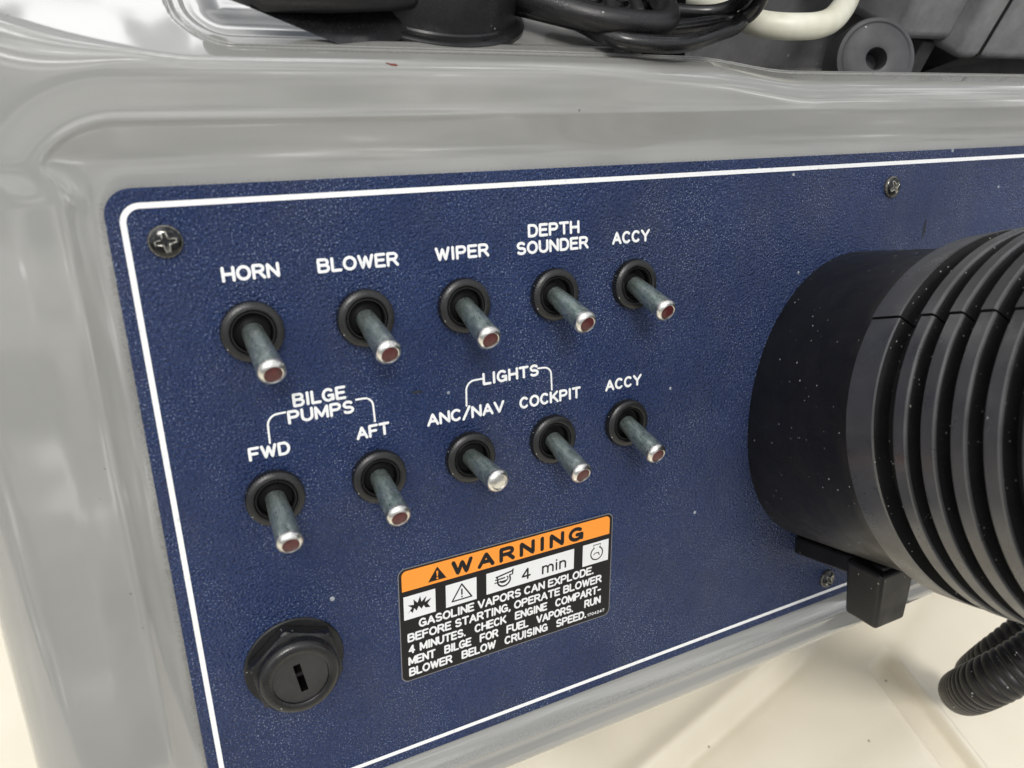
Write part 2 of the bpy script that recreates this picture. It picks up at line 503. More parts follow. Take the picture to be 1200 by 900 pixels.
def build_pod():
    xs = np.unique(np.round(np.r_[np.linspace(-58, -30, 36), np.linspace(-30, -4, 34), np.linspace(-4, 18, 22), np.linspace(18, 42, 46),
                   np.linspace(42, 175, 90), np.linspace(175, 250, 50), np.linspace(250, 430, 60), np.linspace(430, 560, 30)], 4))
    zs = np.unique(np.round(np.r_[np.linspace(-229, -196, 56), np.linspace(-196, 0, 70), np.linspace(0, 24, 40), np.linspace(24, 37.0, 30), np.linspace(33.5, 46, 60),
                   np.linspace(46, 62, 30), np.linspace(62, 120, 30)], 4))
    X, Z = np.meshgrid(xs, zs)
    D, q, tt = pod_depth(X, Z)
    nx, nz = len(xs), len(zs)
    v = [(float(a) * MM, float(b) * MM, float(c) * MM) for a, b, c in zip(X.ravel(), D.ravel(), Z.ravel())]
    f = []
    keep = ~((tt > 2.0) & (X > 166 + 0.2 * (Z - 40)))
    keep &= ~(q < -12)
    for j in range(nz - 1):
        for i in range(nx - 1):
            if keep[j, i] or keep[j, i + 1] or keep[j + 1, i] or keep[j + 1, i + 1]:
                f.append((j * nx + i, j * nx + i + 1, (j + 1) * nx + i + 1, (j + 1) * nx + i))
    me = mesh(v, f, 0)
    me.polygons.foreach_set('use_smooth', [True] * len(me.polygons))
    wl_ = S01((PX0 + 1 - X) / 2)
    g = (0.5 + 0.45 * wl_) * np.exp(-((q - 0.1) / (0.6 + 0.5 * wl_)) ** 2) * (q > -1) + 0.95 * np.exp(-((tt - 0.35) / 0.55) ** 2) + 0.30 * np.exp(-((tt - 2.2) / 1.6) ** 2) * (tt > 0)  # left panel edge darkened as the plate's shadow; the rest is dirt
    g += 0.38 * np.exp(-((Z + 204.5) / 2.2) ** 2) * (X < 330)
    at = me.attributes.new('grime_shade', 'FLOAT', 'POINT'); at.data.foreach_set('value', np.clip(g, 0, 1).ravel().astype(np.float32))
    root = thing('dash_console', 'glossy grey moulded dash console with rounded edges around the navy panel', 'console', PW(0, 0, 0))
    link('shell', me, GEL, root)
    return root
pod = build_pod()

# ------------------------------------------------------------------ blue switch panel
panel = thing('switch_panel', 'navy blue textured switch panel with white border line and white lettering', 'switch panel', PW(0, 0, 0))
g = G()
g.add(*prism(rrect(PX0, PX1, PZ0, PZ1, 7.0, 12), [(0.0, 1.65), (0.0, 0.25), (0.25, 0.0)]))
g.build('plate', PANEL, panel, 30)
def band(x0, x1, z0, z1, r, w, d, n=14):
    a = rrect(x0, x1, z0, z1, r, n); b = rrect(x0 + w, x1 - w, z0 + w, z1 - w, r - w, n)
    k = len(a)
    v = [(p[0], d, p[1]) for p in a] + [(p[0], d, p[1]) for p in b]
    return v, [(i, (i + 1) % k, k + (i + 1) % k, k + i) for i in range(k)]
g = G(); g.add(*band(-0.75, 436.75, -192.85, 0.75, 5.2, 1.5, -0.04)); g.build('border_line', WHITE, panel, 0)

# stroke lettering -------------------------------------------------
def arc(cx_, cz_, rx, rz, a0, a1, n=10):
    return [(cx_ + rx * math.cos(math.radians(a0 + (a1 - a0) * i / n)), cz_ + rz * math.sin(math.radians(a0 + (a1 - a0) * i / n))) for i in range(n + 1)]
GL = {
 'A': (.80, [[(0, 0), (.40, 1), (.80, 0)], [(.14, .33), (.66, .33)]]),
 'B': (.72, [[(.45, .53), (0, .53), (0, 1), (.42, 1)] + arc(.43, .765, .24, .235, 90, -90)[1:], [(0, .53), (0, 0), (.45, 0)] + arc(.45, .265, .27, .265, -90, 90)[1:]]),
 'C': (.76, [arc(.39, .5, .39, .5, 48, 312, 20)]),
 'D': (.74, [[(0, 0), (0, 1), (.36, 1)] + arc(.36, .5, .38, .5, 90, -90, 16)[1:] + [(0, 0)]]),
 'E': (.64, [[(.64, 1), (0, 1), (0, 0), (.64, 0)], [(0, .52), (.56, .52)]]),
 'F': (.64, [[(.64, 1), (0, 1), (0, 0)], [(0, .50), (.54, .50)]]),
 'G': (.80, [arc(.40, .5, .40, .5, 48, 330, 20) + [(.78, .44), (.46, .44)], [(.78, .44), (.78, .06)]]),
 'H': (.74, [[(0, 0), (0, 1)], [(.74, 0), (.74, 1)], [(0, .5), (.74, .5)]]),
 'I': (.14, [[(.07, 0), (.07, 1)]]),
 'K': (.74, [[(0, 0), (0, 1)], [(.68, 1), (0, .36)], [(.24, .58), (.74, 0)]]),
 'L': (.60, [[(0, 1), (0, 0), (.60, 0)]]),
 'M': (.88, [[(0, 0), (0, 1), (.44, .12), (.88, 1), (.88, 0)]]),
 'N': (.74, [[(0, 0), (0, 1), (.74, 0), (.74, 1)]]),
 'O': (.84, [arc(.42, .5, .42, .5, 90, 450, 28)]),
 'P': (.70, [[(0, 0), (0, 1), (.42, 1)] + arc(.42, .735, .27, .265, 90, -90)[1:] + [(0, .47)]]),
 'R': (.74, [[(0, 0), (0, 1), (.42, 1)] + arc(.42, .745, .27, .255, 90, -90)[1:] + [(0, .49)], [(.40, .49), (.74, 0)]]),
 'S': (.70, [arc(.35, .745, .31, .255, 35, 180, 10) + arc(.35, .745, .31, .255, 180, 262, 6)[1:] + arc(.36, .25, .34, .25, 82, 0, 6) + arc(.36, .25, .34, .25, 0, -145, 10)[1:]]),
 'T': (.74, [[(0, 1), (.74, 1)], [(.37, 1), (.37, 0)]]),
 'U': (.74, [[(0, 1), (0, .36)] + arc(.37, .37, .37, .37, 180, 360, 14) + [(.74, 1)]]),
 'V': (.78, [[(0, 1), (.39, 0), (.78, 1)]]),
 'W': (1.02, [[(0, 1), (.26, 0), (.51, .92), (.76, 0), (1.02, 1)]]),
 'Y': (.78, [[(0, 1), (.39, .46), (.78, 1)], [(.39, .46), (.39, 0)]]),
 '/': (.56, [[(0, -.08), (.56, 1.12)]]),
 'X': (.74, [[(0, 0), (.74, 1)], [(0, 1), (.74, 0)]]),
 '4': (.66, [[(.48, 0), (.48, 1), (0, .28), (.66, .28)]]),
 '1': (.24, [[(0, .78), (.22, 1), (.22, 0)]]), '7': (.6, [[(0, 1), (.6, 1), (.2, 0)]]), '0': (.6, [arc(.3, .5, .3, .5, 90, 450, 20)]),
 '2': (.6, [arc(.3, .7, .3, .3, 170, -30, 12) + [(0, 0), (.6, 0)]]),
 'm': (.92, [[(0, 0), (0, .72)], [(0, .40)] + arc(.23, .46, .23, .26, 180, 0, 10) + [(.46, 0)], [(.46, .40)] + arc(.69, .46, .23, .26, 180, 0, 10) + [(.92, 0)]]),
 'i': (.04, [[(.02, 0), (.02, .72)], [(.02, 1), (.02, 1.01)]]),
 'n': (.50, [[(0, 0), (0, .72)], [(0, .40)] + arc(.25, .46, .25, .26, 180, 0, 10) + [(.50, 0)]]),
 '.': (.08, [[(.04, 0), (.04, .02)]]), ',': (.10, [[(.08, .02), (.06, -.06), (0, -.16)]]), '-': (.34, [[(0, .42), (.34, .42)]]),
}
STROKE = 0.46
def dense(pl):
    out = []
    for a, b in zip(pl[:-1], pl[1:]):
        # near-duplicate points keep corners crisp
        a, b = Vector(a), Vector(b); L = (b - a).length
        k = min(0.04, L * 0.3) if L > 0.12 else 0
        out.append(tuple(a))
        if k: out += [tuple(a + (b - a).normalized() * k), tuple(b - (b - a).normalized() * k)]
    out.append(tuple(pl[-1]))
    return out
def word(txt, x0, x1, z, cap=3.36, slope=0.0, track=0.30, name='lettering'):
    z += 0.30; x0 += 0.2; x1 -= 0.2
    w0 = [GL[c][0] for c in txt]
    tot = sum(w0) + track * (len(txt) - 1)
    s = (x1 - x0) / tot
    g = G(); x = x0
    for c in txt:
        for pl in GL[c][1]:
            pts = [(x + px * s, -0.02, z + slope * (x + px * s - x0) + pz * cap) for px, pz in dense(pl)]
            g.add(*sweep(pts, STROKE, 10, 0.14))
        x += (GL[c][0] + track) * s
    return g
def bracket(pts): return sweep([(p[0], -0.02, p[1]) for p in pts], 0.32, 10, 0.16)
W = [('HORN', 21.4, 37.0, -21.5), ('BLOWER', 47.3, 71.7, -21.6), ('WIPER', 83.2, 101.4, -21.5), ('DEPTH', 115.2, 134.6, -16.8),
     ('SOUNDER', 110.9, 138.0, -22.1), ('ACCY', 147.3, 163.0, -21.7), ('FWD', 21.5, 33.6, -73.9), ('AFT', 53.5, 64.3, -73.7),
     ('COCKPIT', 109.8, 134.1, -73.9), ('ACCY', 144.2, 160.0, -73.5)]
for t, a, b, z in W:
    word(t, a + 0.3, b - 0.3, z + 0.15).build('lettering', WHITE, panel, 60)
word('ANC/NAV', 76.9, 104.0, -73.6, track=0.26).build('lettering', WHITE, panel, 60)
g = word('BILGE', 36.1, 51.5, -59.7)
g2 = word('PUMPS', 34.1, 53.5, -64.6); g.add(g2.v, g2.f)
g.add(*bracket([(28.0, -69.3), (28.1, -64.6)] + arc(31.3, -64.2, 3.2, 3.3, 180, 90, 8) + [(33.4, -60.85)]))
g.add(*bracket([(54.6, -60.7), (57.0, -60.7)] + arc(57.0, -63.4, 2.7, 2.7, 90, 0, 8) + [(59.8, -68.6)]))
g.build('lettering', WHITE, panel, 60)
g = word('LIGHTS', 97.0, 117.4, -63.1)
g.add(*bracket([(90.6, -69.1), (90.8, -64.4)] + arc(94.0, -64.1, 3.2, 3.2, 180, 90, 8) + [(96.6, -60.9)]))
g.add(*bracket([(117.4, -60.6), (119.6, -60.7)] + arc(119.6, -63.5, 2.8, 2.8, 90, 0, 8) + [(122.5, -69.0)]))
g.build('lettering', WHITE, panel, 60)
# scratch in the paint near the helm
g = G(); g.add([(306.5, -0.03, -24.5), (307.6, -0.03, -24.2), (307.4, -0.03, -29), (305.8, -0.03, -32.5), (305.4, -0.03, -31)], [(0, 1, 2, 3, 4)])
g.build('scratch', DARKMARK, panel, 0)

# little dark crumb stuck on the panel
t = thing('dirt_crumb', 'tiny dark crumb lying on the navy panel between the switch rows', 'dirt', PW(74.2, -61.5, 0))
g = G(); g.add(*sweep([(-1.6, -0.3, .25), (-0.4, -0.35, -.1), (0.6, -0.35, 0.1), (1.7, -0.2, -0.35)], [0.28, 0.42, 0.34, 0.15], 8, 0.8)); g.add(*sweep([(-.4, -.35, 0), (.3, -.5, .5)], .2, 6))
g.build('flake', DARKMARK, t, 60)

# ------------------------------------------------------------------ screws
def screw_mesh(rot):
    nr, na = 30, 120
    v, f = [(0, 0, 0)], []
    wear = [0.0]
    def cross(x, z):
        a = abs(x * math.cos(rot) + z * math.sin(rot)); b = abs(-x * math.sin(rot) + z * math.cos(rot))
        hi, lo = max(a, b), min(a, b)
        # four pointed star of a Phillips recess
        return max(hi - 2.35, lo - 0.62 + 0.16 * hi - max(0, 0.9 - hi) * 0.7)
    def hgt(x, z):
        r = math.hypot(x, z)
        h = 2.3 * math.sqrt(max(0.0, 1 - (r / 4.55) ** 2)) * 0.9 + 0.25
        if r > 4.2: h *= max(0, (4.4 - r) / 0.2)
        d = cross(x, z)
        s = float(S01((0.14 - d) / 0.30))
        return h - 2.0 * s * min(1, (0.6 + (2.5 - r) * 0.35)), d
    h0, d0 = hgt(0, 0); v[0] = (0, -h0, 0)
    for k in range(1, nr + 1):
        r = 4.4 * (k / nr) ** 0.9
        for i in range(na):
            a = 2 * PI * i / na
            x, z = r * math.cos(a), r * math.sin(a)
            h, d = hgt(x, z)
            v.append((x, -max(h, -0.05), z)); wear.append(math.exp(-((d - 0.12) / 0.2) ** 2) + 0.25 * math.exp(-((r - 4.1) / .2) ** 2))
    for i in range(na): f.append((0, 1 + i, 1 + (i + 1) % na))
    for k in range(nr - 1):
        for i in range(na):
            j = (i + 1) % na
            f.append((1 + k * na + i, 1 + k * na + j, 1 + (k + 1) * na + j, 1 + (k + 1) * na + i))
    me = mesh([Vector(p) * MM for p in v], f, 50)
    at = me.attributes.new('wear', 'FLOAT', 'POINT'); at.data.foreach_set('value', np.clip(np.array(wear), 0, 1).astype(np.float32))
    return me
for X, Z, rot, lab in ((9.1, -9.4, 0.12, 'black cross-head screw in the top left corner of the navy panel'),
                       (283.3, -9.4, 0.5, 'black cross-head screw above the ribbed steering boot'),
                       (265.2, -185.0, 0.75, 'black cross-head screw beside the black block under the steering boot')):
    o = link('panel_screw', screw_mesh(rot), SCREW)
    o.matrix_world = Matrix.Translation(PW(X, Z, 0)) @ Matrix.Rotation(-TILT, 4, 'X')
    o['label'] = lab; o['category'] = 'screw'; o['group'] = 'screws holding the navy panel'

# ------------------------------------------------------------------ toggle switches
def make_switch():
    root = thing('toggle_switch', 'x', 'switch', PW(0, 0, 0), group='toggle switches on the navy panel')
    g = G()
    kn = lambda k, i: (0.22 if i % 2 else -0.12) if k in (1, 2, 3) else 0
    g.add(*lathe([(8.2, -0.02), (8.45, 0.15), (8.5, 1.5), (8.4, 2.75), (7.75, 3.4), (6.75, 3.5), (6.35, 3.2), (6.3, 1.0)], 112, kn))
    g.build('mounting_nut', WORN, root, 40)
    g = G()
    g.add(*lathe([(6.2, 0.5), (6.2, 2.9), (5.95, 3.2), (5.6, 3.2), (5.4, 3.0), (5.3, 1.9)], 64))
    bs = g.build('bushing', BLACK, root, 40)
    g = G()
    g.add(*lathe([(5.35, 2.4), (5.1, 0.6), (4.4, 0.2), (3.2, 0.3), (2.0, 0.8), (0, 1.0)], 64))
    g.build('socket', HOLE, bs, 40)
    # lever: along -y (outward), pivot at origin of the part
    g = G()
    g.add(*lathe([(0, 0.0), (3.0, 0.2), (3.1, 2.5), (3.3, 6.0), (3.5, 11.0), (3.65, 16.4), (3.65, 17.0)], 40))
    lv = g.build('lever', LEVER, root, 40)
    g = G()
    g.add(*lathe([(3.6, 16.8), (3.82, 17.0), (3.9, 17.8), (3.7, 18.45), (3.15, 19.0), (2.65, 19.25), (2.45, 19.15), (2.4, 18.7)], 48))
    g.build('tip_ring', CAP, lv, 40)
    g = G()
    g.add(*lathe([(2.5, 18.6), (2.4, 18.95), (1.7, 19.15), (0, 19.25)], 32))
    g.build('tip_insert', RED, lv, 40)
    return root
SW = [('HORN', 27.3, -35.6, 320, 438), ('BLOWER', 59.6, -35.8, 457, 415), ('WIPER', 91.3, -35.8, 575, 398), ('DEPTH', 123.8, -35.9, 689, 380),
      ('ACCY', 155.6, -35.8, 783, 366), ('FWD', 27.2, -86.1, 341, 639), ('AFT', 59.1, -86.4, 469, 607), ('ANC', 90.4, -86.6, 586, 565),
      ('COCK', 121.6, -86.5, 684, 557), ('ACC2', 152.4, -86.3, 772, 534)]
TIP = {'HORN': (28.9, -44.0), 'BLOWER': (60.7, -43.3), 'WIPER': (91.6, -43.4), 'DEPTH': (125.1, -43.0), 'ACCY': (156.1, -42.9),
       'FWD': (27.5, -93.4), 'AFT': (59.3, -93.2), 'ANC': (92.3, -89.2), 'COCK': (122.7, -93.7), 'ACC2': (153.1, -93.2)}
SLAB = {'HORN': 'red-tipped toggle switch under the white word HORN', 'BLOWER': 'red-tipped toggle switch under the white word BLOWER',
        'WIPER': 'red-tipped toggle switch under the white word WIPER', 'DEPTH': 'red-tipped toggle switch under the white words DEPTH SOUNDER',
        'ACCY': 'red-tipped toggle switch under the upper word ACCY at the end of the top row',
        'FWD': 'red-tipped bilge pump toggle switch under the word FWD', 'AFT': 'red-tipped bilge pump toggle switch under the word AFT',
        'ANC': 'toggle switch with plain silver tip under the words ANC/NAV', 'COCK': 'red-tipped lights toggle switch under the word COCKPIT',
        'ACC2': 'red-tipped toggle switch under the lower word ACCY at the end of the bottom row'}
proto = make_switch()
def kids(o): return [c for c in bpy.data.objects if c.parent == o]
for i, (k, X, Z, _, _) in enumerate(SW):
    if i == 0: r = proto; tree = [(c, kids(c)) for c in kids(proto)]; mine = {c.name.split('.')[0]: c for c, _ in tree}; subs = {s.name.split('.')[0]: s for _, ss in tree for s in ss}
    else:
        r = proto.copy(); COL.objects.link(r); mine, subs = {}, {}
        for c, ss in tree:
            d = c.copy(); COL.objects.link(d); d.parent = r; mine[c.name.split('.')[0]] = d
            for s in ss:
                e = s.copy(); COL.objects.link(e); e.parent = d; subs[s.name.split('.')[0]] = e
    r.matrix_world = Matrix.Translation(PW(X, Z, 0)) @ Matrix.Rotation(-TILT, 4, 'X')
    r['label'] = SLAB[k]
    lv = mine['lever']
    piv = Vector((0, -1.0, 0))
    tx, tz = TIP[k]
    d = Vector((tx - X, -19.6, tz - Z)) - piv
    lv.location = piv * MM
    lv.scale = (1, d.length / 19.0, 1)
    lv.rotation_mode = 'QUATERNION'
    q = Vector((0, -1, 0)).rotation_difference(d.normalized())
    lv.rotation_quaternion = q @ Matrix.Rotation(random.uniform(0, 6), 3, 'Y').to_quaternion()
    mine['mounting_nut'].rotation_euler = (0, random.uniform(0, 0.05), 0)
    if k == 'ANC':
        e = subs['tip_insert']; e.data = e.data.copy(); e.data.materials[0] = CAP; e['label'] = 'plain silver tip insert'

# ------------------------------------------------------------------ key switch
key = thing('key_switch', 'round black key switch with hexagonal nut in the lower left of the panel', 'key switch', PW(26.4, -143.6, 0))
g = G(); g.add(*lathe([(15.6, -0.02), (15.6, 0.5), (15.2, 0.95), (10, 1.0)], 72)); g.build('flange_washer', LOCKM, key, 40)
def hexmod(prof_n):
    def mod(k, i):
        a = (2 * PI * i / 96 + 0.35) % (PI / 3) - PI / 6
        return (12.9 / math.cos(a) - 13.8) if k in (0, 1) else (min(12.9 / math.cos(a), 14.0) - 13.8 if k == 2 else 0)
    return mod
g = G(); g.add(*lathe([(13.8, 1.4), (13.8, 4.9), (13.8, 5.4), (11.7, 6.0), (10, 6.0)], 96, hexmod(5))); g.build('hex_nut', LOCKM, key, 18)
g = G(); g.add(*lathe([(12.3, 5.2), (12.5, 7.6), (12.3, 8.8), (11.6, 9.6), (10.8, 9.9), (8.95, 9.9), (8.65, 9.7), (8.55, 8.2)], 80)); g.build('bezel', LOCKM, key, 35)
# plug face with a real slot
g = G()
ang = math.radians(9)
SLX, SLZ = 1.1, 5.0
def rot2(p): return (p[0] * math.cos(ang) - p[1] * math.sin(ang), p[0] * math.sin(ang) + p[1] * math.cos(ang))
nc = 64
pts_out = [(8.5 * math.cos(2 * PI * i / nc), 8.5 * math.sin(2 * PI * i / nc)) for i in range(nc)]
def slot_pt(a):
    # point on the slot outline in direction a
    c, s = math.cos(a), math.sin(a)
    k = min(SLX / max(abs(c), 1e-6), SLZ / max(abs(s), 1e-6))
    return (c * k, s * k)
crit = math.atan2(SLZ, SLX)
angs = sorted([2 * PI * i / nc for i in range(nc)] + [crit, PI - crit, PI + crit, 2 * PI - crit])
n_ = len(angs)
v = []
for a in angs: p = rot2((8.5 * math.cos(a), 8.5 * math.sin(a))); v.append((p[0], -9.2, p[1]))
for a in angs: p = rot2(slot_pt(a)); v.append((p[0], -9.2, p[1]))
f = [(i, (i + 1) % n_, n_ + (i + 1) % n_, n_ + i) for i in range(n_)]
g.add(v, f)
plug = g.build('lock_plug', PLUG, key, 30)
g = G()
v = [(rot2(slot_pt(a))[0], d, rot2(slot_pt(a))[1]) for d in (-9.19, -2.0) for a in angs]
g.add(v, [(i, (i + 1) % n_, n_ + (i + 1) % n_, n_ + i) for i in range(n_)] + [tuple(n_ + i for i in range(n_))])
g.build('key_slot', HOLE, plug, 30)
g = G(); g.add(*prism([rot2(p) for p in [(-1.1, -0.9), (1.1, -0.9), (1.1, 0.3), (-1.1, 0.3)]], [(0, -3.0), (0, -6.8)])); g.build('slot_shutter', BLACK, plug, 30)

# ------------------------------------------------------------------ warning sticker
stk = thing('warning_sticker', 'orange and black gasoline vapour WARNING sticker on the navy panel', 'sticker', PW(62.4, -121.5, 0))
SWD, SHT = 85.0, 43.4
g = G(); g.add(*prism(rrect(0, SWD, -SHT, 0, 2.6, 8), [(0, -0.01), (0, -0.10)])); g.build('edge', EDGE, stk, 0)
g = G(); g.add(*prism(rrect(0.35, SWD - 0.35, -SHT + 0.35, -0.35, 2.4, 8), [(0, -0.09), (0, -0.13)])); g.build('backing', STK, stk, 0)
def flat(outline, d, name, m):
    g = G(); g.add([(a, -d, b) for a, b in outline], [tuple(range(len(outline)))]); return g.build(name, m, stk, 0)
flat([(1.3, -8.5), (1.3, -2.8)] + arc(3.1, -2.8, 1.8, 1.8, 180, 90, 6) + arc(SWD - 3.2, -2.8, 1.8, 1.8, 90, 0, 6) + [(SWD - 1.4, -8.5)], 0.16, 'orange_band', ORANGE)
def rect(a, b, c, d): return [(a, c), (b, c), (b, d), (a, d)]
for b in ((1.7, 13.1, -19.3, -10.5), (16.9, 28.5, -19.2, -10.6), (32.3, 68.2, -18.8, -10.6), (72.0, 83.4, -19.3, -10.5)): flat(rect(*b), 0.16, 'symbol_box', STKW)
def stext(body, x0, x1, z, cap, m, stroke, track=0.30, gapw=0.62, name='lettering'):
    """bold stroke lettering; x0, x1, z, cap measure the inked outline"""
    x0 += stroke; x1 -= stroke; z += stroke; cap -= 2 * stroke
    ws = [gapw if c == ' ' else GL[c][0] for c in body]
    tot = sum(ws) + track * (len(body) - 1)
    s = (x1 - x0) / tot
    g = G(); x = x0
    for c, w_ in zip(body, ws):
        if c != ' ':
            for pl in GL[c][1]:
                g.add(*sweep([(x + px * s, -0.17, z + pz * cap) for px, pz in dense(pl)], stroke, 8, 0.12))
        x += (w_ + track) * s
    return g.build(name, m, stk, 60)
stext('WARNING', 19.2, 72.2, -7.85, 5.75, STK, 0.74, 0.52)
flat([(10.6, -7.5), (17.3, -7.5), (14.0, -2.4)], 0.20, 'warning_triangle', STK)
flat([(13.6, -4.0), (14.35, -4.0), (14.15, -6.1), (13.8, -6.1)], 0.24, 'exclamation_mark', ORANGE)
flat(arc(13.97, -6.75, .38, .38, 0, 330, 11), 0.24, 'exclamation_mark', ORANGE)
star = [(3.0, -17.2), (4.6, -15.2), (3.1, -13.9), (5.3, -14.3), (5.2, -12.2), (6.6, -13.9), (7.6, -11.6), (8.0, -13.9), (9.9, -12.3), (9.2, -14.4),
        (11.6, -13.5), (10.2, -15.3), (11.2, -16.9), (9.4, -16.6), (8.8, -15.4), (8.0, -16.6), (7.0, -15.2), (6.2, -16.8), (5.4, -15.6), (4.8, -17.2), (4.0, -16.3)]
flat(star, 0.20, 'blast_symbol', STK)
def sym(name, lines):
    g = G()
    for pts, w_ in lines: g.add(*sweep([(p[0], -0.17, p[1]) for p in pts], w_, 8, 0.12))
    g.build(name, STK, stk, 60)
sym('caution_symbol', [([(19.2, -17.5), (26.6, -17.5)], .27), ([(26.6, -17.5), (22.9, -11.7)], .27), ([(22.9, -11.7), (19.2, -17.5)], .27), ([(22.9, -13.7), (22.9, -15.6)], .30), ([(22.9, -16.5), (22.9, -16.6)], .32)])
sym('blower_symbol', [(arc(39.2, -15.0, 2.5, 2.3, 165, 385, 20), .32), ([(35.6, -15.3), (40.0, -15.3)] + arc(40.0, -14.5, .8, .8, -90, 60, 6), .22),
                      ([(36.6, -13.6), (35.9, -13.2), (42.6, -12.2)], .30), ([(41.5, -13.6), (42.6, -13.5), (42.8, -11.7)], .30), (arc(39.0, -14.8, 1.4, 1.0, 200, 340, 8), .28), ([(35.9, -14.2), (39.5, -14.1)], .27)])
stext('4 min', 46.2, 64.9, -17.4, 4.6, STK, 0.36, 0.30, 0.55)
sym('engine_symbol', [(arc(78.2, -15.2, 2.6, 2.6, 118, 422, 24), .25), ([(77.0, -13.0), (76.6, -11.6), (79.9, -11.6), (79.5, -13.0)], .19), (arc(78.1, -16.1, 1.4, 1.1, 150, 40, 8), .19), ([(78.9, -15.0), (79.4, -16.1)], .19)])
LN = [('GASOLINE VAPORS CAN EXPLODE.', 6.8, 77.2, -23.6, 0.16), ('BEFORE STARTING, OPERATE BLOWER', 2.6, 80.9, -28.15, 0.18),
      ('4 MINUTES.  CHECK  ENGINE  COMPART-', 2.8, 80.7, -32.7, 0.40), ('MENT  BILGE  FOR  FUEL  VAPORS.   RUN', 2.6, 80.8, -37.2, 0.40),
      ('BLOWER  BELOW  CRUISING  SPEED.', 2.7, 74.4, -41.6, 0.40)]
for b, a, c, z, gw in LN: stext(b, a, c, z, 3.4, STKW, 0.355, 0.27, gw)
stext('1704247', 74.9, 82.6, -41.4, 1.3, STKW, 0.12, 0.36)
# the sticker went on a touch askew
for o in [c for c in bpy.data.objects if c.parent == stk]:
    n_v = len(o.data.vertices); co = np.zeros(n_v * 3); o.data.vertices.foreach_get('co', co); co = co.reshape(-1, 3)
    co[:, 0] += 0.047 * co[:, 2]; o.data.vertices.foreach_set('co', co.ravel()); o.data.update()

# ------------------------------------------------------------------ steering column boot
AX = Vector((-0.146, -1.0, 0.236)).normalized()      # outward axis in (X, D, Z)
B0 = Vector((266.4, 0.0, -101.2))
RB = 62.6
U_ = AX.cross(Vector((0, 0, 1))).normalized()         # left/right
U_ = -U_ if U_.x < 0 else U_
V_ = U_.cross(AX); V_ = -V_ if V_.z < 0 else V_
helm = thing('steering_column', 'large black ribbed steering column boot on the right of the navy panel', 'steering column', PW(266.4, -101.2, 0))
def hp(s, r, a):
    return AX * s + (U_ * math.cos(a) + V_ * math.sin(a)) * r
# base: rounded oblong footprint lofted to a circle
g = G(); n = 128; lev = []
def sup(a, w, h, e):
    c, s = math.cos(a), math.sin(a)
    return (abs(c) ** e * w * (1 if c > 0 else -1), abs(s) ** e * h * (1 if s > 0 else -1))
vs = []
K = 14
for k in range(K + 1):
    t = k / K
    D_ = -t * 66
    e = 0.96 + 0.04 * t
    hw, hh = 54 + 4.5 * t, 67 - 7.5 * t
    c = AX * (t * 68)
    for i in range(n):
        a = 2 * PI * i / n
        x, z = sup(a, hw, hh, e)
        if z < 0: z *= 0.90 + 0.10 * t
        flat_ = Vector((x, 0.0, z)); ax_ = U_ * x + V_ * z
        vs.append(c + flat_.lerp(ax_, t))
vs += [AX * 75 + (U_ * math.cos(2 * PI * i / n) + V_ * math.sin(2 * PI * i / n)) * 57 for i in range(n)]
fs = [(k * n + i, k * n + (i + 1) % n, (k + 1) * n + (i + 1) % n, (k + 1) * n + i) for k in range(K + 1) for i in range(n)]
g.add(vs, fs); base = g.build('column_base', BOOT, helm, 50)
# collar: upper and lower half covers of ribs
prof = [(72.5, RB - 4), (74.2, RB - 0.6), (74.8, RB), (85.6, RB), (86.2, RB - 0.3), (86.5, RB - 5.6), (93.2, RB - 5.9)]
s = 93.6
for k in range(5):
    w = 5.0
    prof += [(s - .1, RB - 5.6), (s + 0.1, RB - 0.7), (s + 0.25, RB - 0.25), (s + 0.6, RB), (s + w - .6, RB), (s + w - .25, RB - 0.2), (s + w, RB - 0.9), (s + w + .15, RB - 5.7), (s + 9.4, RB - 5.9)]
    s += 10.0 if k < 3 else 10.6
prof += [(s, RB - 3.6), (s + 0.3, RB - .3), (s + .6, RB), (s + 14, RB), (s + 16, RB - 1), (s + 17, RB - 4)]
s_end = s + 17
GROV = set()
mi_prof = [0] * (len(prof) - 1)
for i in range(len(prof) - 1):
    mi_prof[i] = 1 if (min(prof[i][1], prof[i + 1][1]) < RB - 1 and i > 0) else 0
SEAM = math.radians(141)
def cover(a0, a1, lift_, name):
    n = 96; v, f, mi = [], [], []
    m_ = len(prof)
    for k, (s_, r_) in enumerate(prof):
        for i in range(n + 1):
            a = a0 + (a1 - a0) * i / n
            v.append(hp(s_, r_ + lift_, a))
    for k in range(m_ - 1):
        for i in range(n):
            f.append((k * (n + 1) + i, k * (n + 1) + i + 1, (k + 1) * (n + 1) + i + 1, (k + 1) * (n + 1) + i)); mi.append(mi_prof[k])
    # returns at the seam
    o = len(v)
    for (i, a) in ((0, a0), (n, a1)):
        b = len(v)
        for s_, r_ in prof: v.append(hp(s_, r_ + lift_ - 3, a))
        for k in range(m_ - 1):
            f.append((k * (n + 1) + i, (k + 1) * (n + 1) + i, b + k + 1, b + k)); mi.append(1)
    me = mesh([x * MM for x in v], f, 24, mi)
    return link(name, me, None, helm, [RIB, GROOVE])
gap = 0.0045
cover(SEAM + gap, SEAM + PI - gap, 0.0, 'lower_cover')
cover(SEAM - PI + gap, SEAM - gap, 0.55, 'upper_cover')
g = G(); vv = []
for s_, r_ in ((70, 55), (74, 56.0), (s_end - 2, 56.0), (s_end - 1, 40), (s_end + 6, 34), (s_end + 14, 33), (s_end + 16, 30)):
    for i in range(64): vv.append(hp(s_, r_, 2 * PI * i / 64))
ff = [(k * 64 + i, k * 64 + (i + 1) % 64, (k + 1) * 64 + (i + 1) % 64, (k + 1) * 64 + i) for k in range(6) for i in range(64)]
